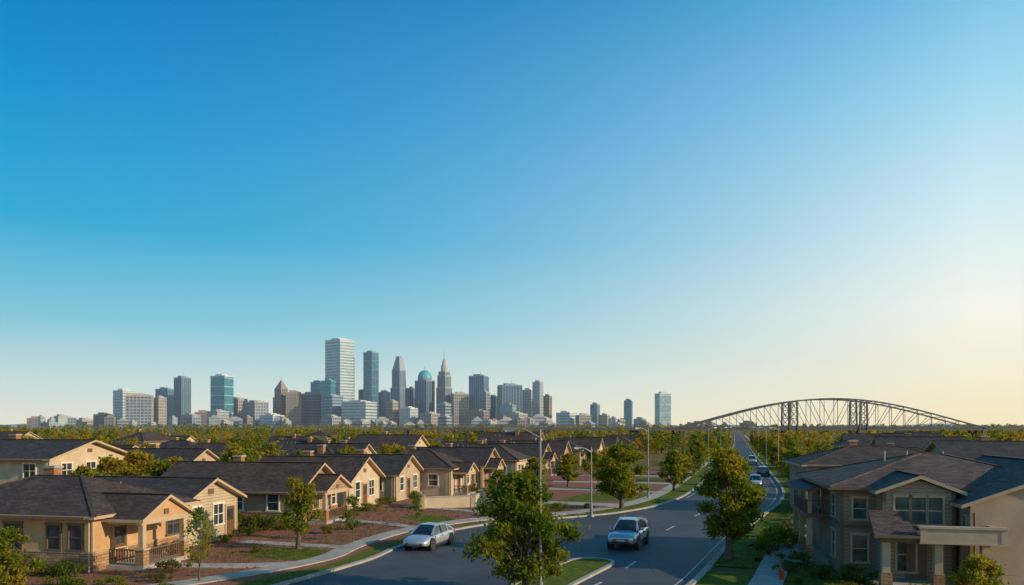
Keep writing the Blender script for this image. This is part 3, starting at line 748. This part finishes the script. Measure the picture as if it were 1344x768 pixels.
for x in range(-50,75,24):
    rt2=empty('street_lamp',(x,374.6,6.8)); p=MB(); p.cyl((0,0,0),(0,0,5),.1,.07,6); p.beam((0,0,5),(1.2,0,5.2),.1); p.box(1,1.8,-.15,.15,5.15,5.28); p.make('pole',[steel],rt2)

# ------------------------------------------------------------ skyline
def fac(name,c,rough,metal=0.0,ns=.02):
    m,nt,b=new_mat(name); f=noise(nt,coord(nt),ns,4)
    nt.links.new(ramp(nt,f,[(0.3,[x*.85 for x in c]),(0.7,[min(1,x*1.15) for x in c])]),b.inputs['Base Color'])
    b.inputs['Roughness'].default_value=rough; b.inputs['Metallic'].default_value=metal; return m
def glassfac(name,c):
    m,nt,b=new_mat(name)
    uv=coord(nt,'UV'); t=nt.nodes.new('ShaderNodeTexBrick'); t.offset=0
    t.inputs['Color1'].default_value=(*[x*.75 for x in c],1); t.inputs['Color2'].default_value=(*[x*1.3 for x in c],1); t.inputs['Mortar'].default_value=(*[x*.6 for x in c],1)
    t.inputs['Scale'].default_value=1; t.inputs['Brick Width'].default_value=4.5; t.inputs['Row Height'].default_value=4.; t.inputs['Mortar Size'].default_value=.25
    nt.links.new(uv,t.inputs['Vector']); nt.links.new(t.outputs['Color'],b.inputs['Base Color'])
    b.inputs['Roughness'].default_value=.3; b.inputs['Metallic'].default_value=.4; return m
G=dict(teal=glassfac('tower_glass_teal',(.06,.27,.37)),blue=glassfac('tower_glass_blue',(.07,.19,.32)),dark=glassfac('tower_glass_dark',(.06,.13,.22)),pale=glassfac('tower_glass_pale',(.22,.36,.45)),warm=glassfac('tower_glass_bronze',(.16,.165,.19)))
F=dict(white=fac('facade_white',(.50,.55,.58),.7),beige=fac('facade_beige',(.37,.35,.34),.8),brown=fac('facade_brown',(.27,.225,.21),.8),grey=fac('facade_grey',(.25,.31,.37),.7),blue=fac('facade_bluegrey',(.15,.25,.35),.6),teal=fac('facade_teal',(.09,.30,.36),.5))  # facades tinted pale and bluish, so distance haze is painted in
copper=fac('copper_dome',(.05,.36,.40),.5)

def shaft(mb,w,d,z0,z1,style,fl=8.0):
    hw,hd=w/2,d/2
    mb.box(-hw,hw,-hd,hd,z0,z1,0)
    e=.6
    if style in('stripe','grid'):
        z=z0+fl*.8
        while z<z1-2: mb.box(-hw-e,hw+e,-hd-e,hd+e,z,z+fl*(.42 if style=='stripe' else .32),1); z+=fl
    if style in('pier','grid'):
        e2=e+.35 if style=='grid' else e; sp=max(5.5,w/7); n=max(3,int(w/sp)); m_=max(2,int(d/sp))
        for i in range(n+1):
            x=-hw+w*i/n
            for s in(-1,1): mb.box(x-.9,x+.9,min(s*hd,s*(hd+e2)),max(s*hd,s*(hd+e2)),z0,z1-1,1)
        for i in range(m_+1):
            y=-hd+d*i/m_
            for s in(-1,1): mb.box(min(s*hw,s*(hw+e2)),max(s*hw,s*(hw+e2)),y-.9,y+.9,z0,z1-1,1)
    if style=='glass':
        for z in np.arange(z0+20,z1-5,24): mb.box(-hw-.4,hw+.4,-hd-.4,hd+.4,z,z+1.4,1)
    mb.box(-hw-e*1.2,hw+e*1.2,-hd-e*1.2,hd+e*1.2,z1-1.5,z1+1.2,1)

def tower(e0,e1,top,gl,fc,style,dy=0,rot=None,crown=None,name='office_tower',steps=None):
    U=2.1; x=((e0+e1)/2)*U; Wp=(e1-e0)*U; H=top*U+7
    sc=(2205+dy)/2205; x*=sc; Wp*=sc; H*=sc
    rot=rot if rot is not None else -24
    a=abs(R(rot)); dr=.8; w=Wp/(math.cos(a)+dr*math.sin(a)); d=w*dr
    mb=MB()
    if steps:
        z=0
        for fr_,top_ in steps: shaft(mb,w*fr_,d*fr_,z,H*top_,style); z=H*top_
        tw=w*steps[-1][0]; td=d*steps[-1][0]; H=z
    else: shaft(mb,w,d,0,H,style); tw,td=w,d
    if crown is None:
        mb.box(-tw*.28,tw*.2,-td*.3,td*.2,H+1.2,H+6,1); mb.box(tw*.22,tw*.36,-td*.2,td*.3,H+1.2,H+3.5,1)
        if H>90: mb.cyl((tw*.1,0,H+6),(tw*.1,0,H+16),.5,.3,6,1)
    elif crown[0]=='pyr':
        h=crown[1]*U; mb.add([(-tw/2,-td/2,H+1.2),(tw/2,-td/2,H+1.2),(tw/2,td/2,H+1.2),(-tw/2,td/2,H+1.2),(0,0,H+h)],[(0,1,4),(1,2,4),(2,3,4),(3,0,4)],2); mb.cyl((0,0,H+h-2),(0,0,H+h+10),.7,.3,6,1)
    elif crown[0]=='dome':
        h=crown[1]*U; r=tw*.5; mb.lathe([(r*.9,H+1.2),(r*.95,H+h*.25)],20,1)
        mb.lathe([(r*.95*math.cos(t),H+h*.25+h*.65*math.sin(t)) for t in np.linspace(0,1.45,9)],20,2); mb.cyl((0,0,H+h*.85),(0,0,H+h*1.25),1.,.3,6,1)
    elif crown[0]=='spire':
        h=crown[1]*U; mb.lathe([(tw*.42,H+1),(tw*.38,H+h*.3),(tw*.28,H+h*.33),(tw*.18,H+h*.55),(1.4,H+h*.62),(.5,H+h)],8,1)
    elif crown[0]=='wedge':
        h=crown[1]*U; mb.add([(-tw/2,-td/2,H+1.2),(tw/2,-td/2,H+1.2),(tw/2,td/2,H+1.2),(-tw/2,td/2,H+1.2),(-tw*.1,-td*.3,H+h),(tw*.3,-td*.3,H+h*.9),(tw*.3,td*.3,H+h*.9),(-tw*.1,td*.3,H+h)],
            [(0,1,5,4),(1,2,6,5),(2,3,7,6),(3,0,4,7),(4,5,6,7)],1)
    mb.make(name,[G[gl],F[fc],copper if crown and crown[0]=='dome' else F[fc]],loc=(x,2205+dy,0),rot=R(rot))

T=[(-635,-614,11,'warm','brown','grid',0),(-604,-574,12,'dark','grey','grid',-60),(-574,-547,9,'warm','beige','stripe',60),(-547,-525,16,'warm','brown','grid',0),
 (-523,-494,47,'pale','white','stripe',60),(-507,-470,41,'blue','beige','grid',-80),(-470,-454,38,'warm','beige','grid',-40),(-466,-444,49,'blue','blue','pier',60),(-443,-422,64,'dark','blue','pier',0),
 (-434,-410,15,'warm','beige','grid',-90),(-417,-394,19,'warm','brown','grid',-40),(-394,-367,66,'teal','white','glass',0),(-400,-372,20,'pale','beige','stripe',-110),(-372,-348,36,'warm','beige','grid',40),(-352,-320,32,'blue','beige','grid',-60),
 (-298,-276,45,'warm','brown','grid',-30),(-278,-248,43,'dark','grey','grid',30),(-264,-247,58,'teal','teal','glass',70),(-250,-222,40,'blue','grey','stripe',-70),
 (-222,-179,32,'pale','white','stripe',-110),(-202,-176,48,'blue','blue','pier',80),(-175,-160,45,'pale','grey','stripe',20),(-164,-150,33,'warm','beige','grid',-70),
 (-137,-127,50,'blue','grey','pier',60),(-147,-124,24,'pale','white','grid',-90),(-80,-57,43,'warm','beige','grid',-20),(-98,-80,30,'dark','grey','stripe',-80),
 (-56,-31,66,'blue','blue','pier',0),(-43,-29,45,'dark','grey','grid',-50),(-31,-17,39,'teal','teal','glass',60),(-19,13,54,'dark','blue','pier',0),(14,28,48,'pale','white','grid',40),(27,41,58,'pale','beige','stripe',0),(41,52,40,'warm','brown','grid',20),
 (58,85,18,'pale','white','stripe',0),(84,103,15,'warm','beige','grid',-40),(103,115,29,'blue','grey','pier',0),(115,128,15,'warm','beige','grid',0),(128,140,11,'pale','white','grid',0),(147,158,34,'teal','blue','pier',0),
 (188,208,43,'pale','white','glass',0),(-330,-300,15,'pale','white','grid',-120),(-120,-95,17,'warm','beige','grid',-120),(-60,-30,20,'warm','brown','grid',-120),(-12,20,17,'pale','beige','grid',-120),(140,150,9,'warm','beige','grid',0),(160,176,10,'pale','grey','grid',-40),(-15,5,28,'pale','grey','stripe',-60)]
for i,t in enumerate(T): tower(t[0],t[1],t[2],t[3],t[4],t[5],t[6],rot=[-34,-30,-38,-20][i%4] if i%5 else 18)
tower(-313,-293,50,'warm','brown','grid',0,crown=('pyr',12),steps=[(1,.78),(.8,1.0)],rot=-35)
tower(-245,-207,113,'pale','white','stripe',0,rot=-38)
tower(-249,-232,60,'teal','teal','glass',-60,rot=-22)
tower(-195,-175,97,'blue','teal','glass',0,rot=-36)
tower(-159,-138,74,'blue','grey','pier',0,crown=('wedge',19),steps=[(1,.7),(.82,1.0)],rot=-36)
tower(-127,-102,60,'dark','blue','pier',0,crown=('dome',16),rot=-35,name='domed_tower')
tower(-99,-79,72,'blue','beige','pier',0,crown=('spire',28),steps=[(1,.72),(.86,.93),(.72,1.0)],rot=-38,name='spire_tower')
rl=random.Random(12)
for i in range(60):
    e=rl.uniform(-640,330) if i<44 else rl.uniform(-420,40); w=rl.uniform(8,24); h=rl.uniform(2,7) if e>60 else rl.uniform(3,14)
    tower(e,e+w,h,rl.choice(['warm','pale','dark','blue']),rl.choice(['beige','grey','brown','beige']),rl.choice(['grid','stripe']),rl.uniform(-260,-130),rot=rl.choice([-35,15,-40]),name='low_rise_building')
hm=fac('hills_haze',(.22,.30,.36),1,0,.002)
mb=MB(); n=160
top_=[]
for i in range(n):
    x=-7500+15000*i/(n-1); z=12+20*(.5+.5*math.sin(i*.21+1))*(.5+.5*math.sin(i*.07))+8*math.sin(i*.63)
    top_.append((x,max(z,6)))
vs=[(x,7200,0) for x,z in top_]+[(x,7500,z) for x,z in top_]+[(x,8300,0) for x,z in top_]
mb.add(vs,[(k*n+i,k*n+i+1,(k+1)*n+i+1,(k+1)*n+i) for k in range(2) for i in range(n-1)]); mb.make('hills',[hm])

hz=MB(); hz.box(-4500,4500,480,3300,1.0,290); ho=hz.make('haze',[])
hmat=bpy.data.materials.new('haze_air'); hmat.use_nodes=True; hn=hmat.node_tree; hn.nodes.clear()
o_=hn.nodes.new('ShaderNodeOutputMaterial'); v_=hn.nodes.new('ShaderNodeVolumeScatter')
v_.inputs['Color'].default_value=(.95,.98,1,1); v_.inputs['Density'].default_value=8.5e-5; v_.inputs['Anisotropy'].default_value=.1
hn.links.new(v_.outputs[0],o_.inputs['Volume']); ho.data.materials.append(hmat)

# ------------------------------------------------------------ cars
def car(name,x,y,heading,pm,kind='sedan',sc=1.0):
    root=empty(name,(x,y,.012),R(heading)); root.scale=(sc,)*3
    if kind=='sedan':
        st=[(-2.30,.60,.45,.86),(-2.22,.80,.36,.93),(-1.9,.88,.26,1.0),(-1.35,.905,.24,1.0),(-.5,.91,.22,.96),(.4,.91,.22,.95),(1.0,.905,.22,.94),(1.45,.89,.24,.88),(1.95,.86,.26,.80),(2.22,.76,.32,.70),(2.33,.58,.42,.60)]
        cab=[(-1.95,.74,.99,.99),(-1.15,.70,.97,1.40),(-.2,.70,.95,1.47),(.35,.69,.95,1.43),(1.22,.76,.93,.93)]; wr=.335; wx=(-1.42,1.42)
    else:
        st=[(-2.30,.66,.55,1.08),(-2.25,.84,.42,1.14),(-1.95,.92,.32,1.14),(-1.35,.94,.30,1.12),(-.5,.945,.28,1.10),(.4,.945,.28,1.09),(1.0,.94,.28,1.09),(1.45,.93,.30,1.05),(1.95,.90,.32,.99),(2.20,.82,.38,.90),(2.32,.66,.48,.78)]
        cab=[(-2.2,.80,1.12,1.12),(-1.9,.74,1.12,1.58),(-.6,.73,1.10,1.72),(.35,.72,1.09,1.66),(1.15,.80,1.08,1.08)]; wr=.37; wx=(-1.40,1.40)
    b=MB(); rings=[]
    for (xx,w,zb,zt) in st:
        h=zt-zb
        half=[(w*.80,zb),(w*.97,zb+h*.18),(w,zb+h*.48),(w*.975,zb+h*.72),(w*.90,zb+h*.93),(w*.62,zt+.015)]
        ring=[(xx,yy,zz) for yy,zz in half]+[(xx,0,zt+.03)]+[(xx,-yy,zz) for yy,zz in reversed(half)]
        rings.append(ring)
    n=len(rings[0]); vs=[p for r_ in rings for p in r_]; fs=[]
    for i in range(len(rings)-1):
        for j in range(n): fs.append((i*n+j,i*n+(j+1)%n,(i+1)*n+(j+1)%n,(i+1)*n+j))
    fs+=[tuple(range(n)),tuple(range((len(rings)-1)*n,len(rings)*n))]
    b.add(vs,fs); ob=b.make('body',[pm],root,smooth=True); m=ob.modifiers.new('s','SUBSURF'); m.levels=2; m.render_levels=2
    c=MB(); rings=[]
    for (xx,w,zs,zt) in cab:
        wt=w*(.80 if zt-zs>.1 else .93); k=max(zt-zs,.0)
        rings.append([(xx,w+.06,zs-.05),(xx,(w+.06)*.4+wt*.6,zs+k*.55),(xx,wt,zt-.05*(k>.1)),(xx,wt*.8,zt+.01),(xx,0,zt+.03),(xx,-wt*.8,zt+.01),(xx,-wt,zt-.05*(k>.1)),(xx,-(w+.06)*.4-wt*.6,zs+k*.55),(xx,-w-.06,zs-.05)])
    n=9; vs=[p for r_ in rings for p in r_]; c.v=vs
    for i in range(len(rings)-1):
        for j in range(n-1):
            side=j in(0,1,6,7); end=i in(0,len(rings)-2)
            c.f.append([i*n+j,i*n+j+1,(i+1)*n+j+1,(i+1)*n+j]); c.m.append(1 if (side or end) else 0)
    c.make('cabin',[pm,carglass],root,smooth=False)
    pl=MB()
    for s in(1,-1):
        si=0 if s==1 else 8; mi_=1 if s==1 else 7; ti=2 if s==1 else 6
        for i in (0,1,2,3):
            a=Vector(rings[i][ti]); bb=Vector(rings[i+1][ti]); pl.beam(a,bb,.07,.07)
        pa=Vector(rings[4][si]); pm_=Vector(rings[3][ti]); pl.beam(pa,pm_,.075,.075)
        for q0,q1 in ((si,mi_),(mi_,ti)): pl.beam(Vector(rings[1][q0]),Vector(rings[1][q1]),.075,.075)
        pb=Vector(rings[2][si]); pt=Vector(rings[2][ti]); pl.beam(pb,Vector(rings[2][mi_]),.08,.06,1); pl.beam(Vector(rings[2][mi_]),pt,.08,.06,1)
        pl.beam(Vector(rings[0][si]),Vector(rings[1][ti]),.11,.09)
    pl.make('pillars',[pm,blk],root)
    wd=MB()
    for xx in wx:
        for s in(1,-1):
            yo=(.90 if kind=='sedan' else .935)
            wd.cyl((xx,s*(yo-.26),wr+.04),(xx,s*(yo+.012),wr+.04),wr+.075,wr+.075,24,1)
            wd.cyl((xx,s*(yo-.2),wr),(xx,s*(yo+.03),wr),wr,wr*.97,24,0)
            wd.cyl((xx,s*(yo+.0),wr),(xx,s*(yo+.036),wr),wr*.66,wr*.64,20,1)
            for k in range(7):
                t=k*2*math.pi/7; wd.beam((xx,s*(yo+.045),wr),(xx+math.cos(t)*wr*.62,s*(yo+.04),wr+math.sin(t)*wr*.62),.05,.03,2)
            for k in range(20):
                t=k*2*math.pi/20; t2=(k+1)*2*math.pi/20; wd.beam((xx+math.cos(t)*wr*.65,s*(yo+.035),wr+math.sin(t)*wr*.65),(xx+math.cos(t2)*wr*.65,s*(yo+.035),wr+math.sin(t2)*wr*.65),.03,.03,2)
    wd.make('wheels',[tyre,blk,chrome],root)
    d=MB(); zf=st[-1][2]; zt=st[-1][3]; W_=st[-3][1]
    fx=2.2
    d.box(fx-.15,fx+.115,-.46,.46,zt-.22,zt-.05,0)
    for k in range(3): d.box(fx+.115,fx+.13,-.44,.44,zt-.195+k*.05,zt-.18+k*.05,1)
    d.box(fx-.2,fx+.115,-.56,.56,zf-.05,zf+.09,0)
    for s in(1,-1):
        d.add([(fx+.09,s*.47,zt-.15),(fx-.10,s*.80,zt-.10),(fx-.22,s*.84,zt+.04),(fx+.05,s*.49,zt-.0),(fx-.3,s*.44,zt-.13),(fx-.4,s*.7,zt-.10),(fx-.45,s*.7,zt+.04),(fx-.3,s*.46,zt)],
              [(0,1,2,3),(4,5,6,7),(0,1,5,4),(3,2,6,7),(0,3,7,4),(1,2,6,5)],2)
        y0,y1=sorted((s*.58,s*.72)); d.box(fx-.2,fx+.03,y0,y1,zf+.0,zf+.09,2)
        yy=W_+.02; y0,y1=sorted((s*(yy-.02),s*(yy+.17))); zm=cab[-1][2]+.06; d.box(.72,.86,y0,y1,zm,zm+.14,4)
        y0,y1=sorted((s*.50,s*.80)); d.box(-2.27,-2.0,y0,y1,st[0][3]-.16,st[0][3]+.0,3)
        yh=.905 if kind=='sedan' else .94
        for xx in(1.0,-.12,-1.1): d.box(xx-.008,xx+.008,min(s*.84,s*yh),max(s*.84,s*yh),.42,cab[2][2]-.12,0)
        for xx in(.1,-.98): a,bb=sorted((s*(yh-.05),s*(yh+.015))); d.box(xx-.0,xx+.18,a,bb,cab[2][2]-.2,cab[2][2]-.165,1)
        a,bb=sorted((s*.70,s*(yh-.035))); d.box(-1.0,1.0,a,bb,st[4][2]-.03,st[4][2]+.09,0)
    d.box(fx+.115,fx+.145,-.25,.25,zf+.1,zf+.2,5)
    d.box(-2.34,-2.28,-.26,.26,.55,.67,5)
    if kind!='sedan':
        for s in(1,-1): d.beam((-1.7,s*.56,1.72),(.25,s*.55,1.76),.04,.04,1)
    d.make('lights_and_trim',[blk,chrome,lens,redl,pm,mark_w],root)
    return root
car('sedan',-5.15,49.9,270-19,paint_w,'sedan',.98)
car('suv',7.35,50.3,270-21,paint_s,'suv',1.0)
car('sedan',30.4,100,270-18,paint_w,'sedan',1)
car('sedan',38.3,122,90-17,paint_d,'sedan',1)
car('suv',48.0,160,270-16,paint_s,'suv',1)

h=empty('fire_hydrant',(13.1,38.9,.0)); mb=MB()
mb.lathe([(.16,0),(.16,.05),(.11,.06),(.11,.42),(.14,.43),(.14,.47),(.11,.5),(.07,.58),(.03,.61),(.03,.65)],14); mb.cyl((-.2,0,.33),(.2,0,.33),.05,.05,10); mb.cyl((0,-.19,.33),(0,0,.33),.065,.065,10)
mb.make('body',[M('hydrant_red',(.45,.03,.02),.4,.15)],h)

# ------------------------------------------------------------ light, world, camera
STR=0.10
w=bpy.data.worlds.new('World'); scene.world=w; w.use_nodes=True; nt=w.node_tree
sky=nt.nodes.new('ShaderNodeTexSky'); sky.sky_type='NISHITA'; sky.sun_disc=False
sky.sun_elevation=R(SUN_EL); sky.sun_rotation=R(SUN_AZ); sky.air_density=1.0; sky.dust_density=.6; sky.ozone_density=2.5
d_=nt.nodes.new('ShaderNodeTexCoord').outputs['Generated']
sx=nt.nodes.new('ShaderNodeSeparateXYZ'); nt.links.new(d_,sx.inputs[0])
away=ramp(nt,sx.outputs['Z'],[(0,(.86,.82,.66)),(.05,(.58,.76,.76)),(.12,(.18,.56,.71)),(.22,(.010,.38,.65)),(.35,(.0,.27,.60)),(.47,(.0,.185,.48)),(1,(.001,.07,.20))])
near=ramp(nt,sx.outputs['Z'],[(0,(1,.86,.52)),(.06,(1,.92,.70)),(.13,(.92,.93,.84)),(.22,(.66,.84,.88)),(.35,(.34,.67,.85)),(.47,(.12,.46,.73)),(1,(.01,.16,.40))])
dt=nt.nodes.new('ShaderNodeVectorMath'); dt.operation='DOT_PRODUCT'; nt.links.new(d_,dt.inputs[0]); dt.inputs[1].default_value=(math.sin(R(SUN_AZ)),math.cos(R(SUN_AZ)),0)
mr=nt.nodes.new('ShaderNodeMapRange'); mr.inputs[1].default_value=-.86; mr.inputs[2].default_value=.17; nt.links.new(dt.outputs['Value'],mr.inputs[0])
pw=nt.nodes.new('ShaderNodeMath'); pw.operation='POWER'; pw.inputs[1].default_value=2.3; nt.links.new(mr.outputs[0],pw.inputs[0])
hzc=mixc(nt,pw.outputs[0],away,near)
sc_=nt.nodes.new('ShaderNodeVectorMath'); sc_.operation='SCALE'; sc_.inputs[3].default_value=1.06/STR; nt.links.new(hzc,sc_.inputs[0])
fin=mixc(nt,0.96,sky.outputs[0],sc_.outputs[0])
bg=nt.nodes['Background']; nt.links.new(fin,bg.inputs['Color']); bg.inputs['Strength'].default_value=STR
s=Vector((math.sin(R(SUN_AZ))*math.cos(R(SUN_EL)),math.cos(R(SUN_AZ))*math.cos(R(SUN_EL)),math.sin(R(SUN_EL))))
ld=bpy.data.lights.new('sun','SUN'); ld.energy=5.0; ld.angle=R(.5); ld.color=(1,.78,.50)
lo=bpy.data.objects.new('sun',ld); lo.rotation_euler=s.to_track_quat('Z','Y').to_euler(); lo.location=(60,0,60); scene.collection.objects.link(lo)
cd=bpy.data.cameras.new('camera'); cd.sensor_width=36; cd.lens=28.125; cd.shift_y=0.131; cd.clip_end=20000; cd.clip_start=.1
co=bpy.data.objects.new('camera',cd); co.location=(0,0,7.5); co.rotation_euler=(R(90),0,0); scene.collection.objects.link(co); scene.camera=co
scene.view_settings.view_transform='Standard'; scene.view_settings.look='None'; scene.view_settings.exposure=0; scene.view_settings.gamma=1
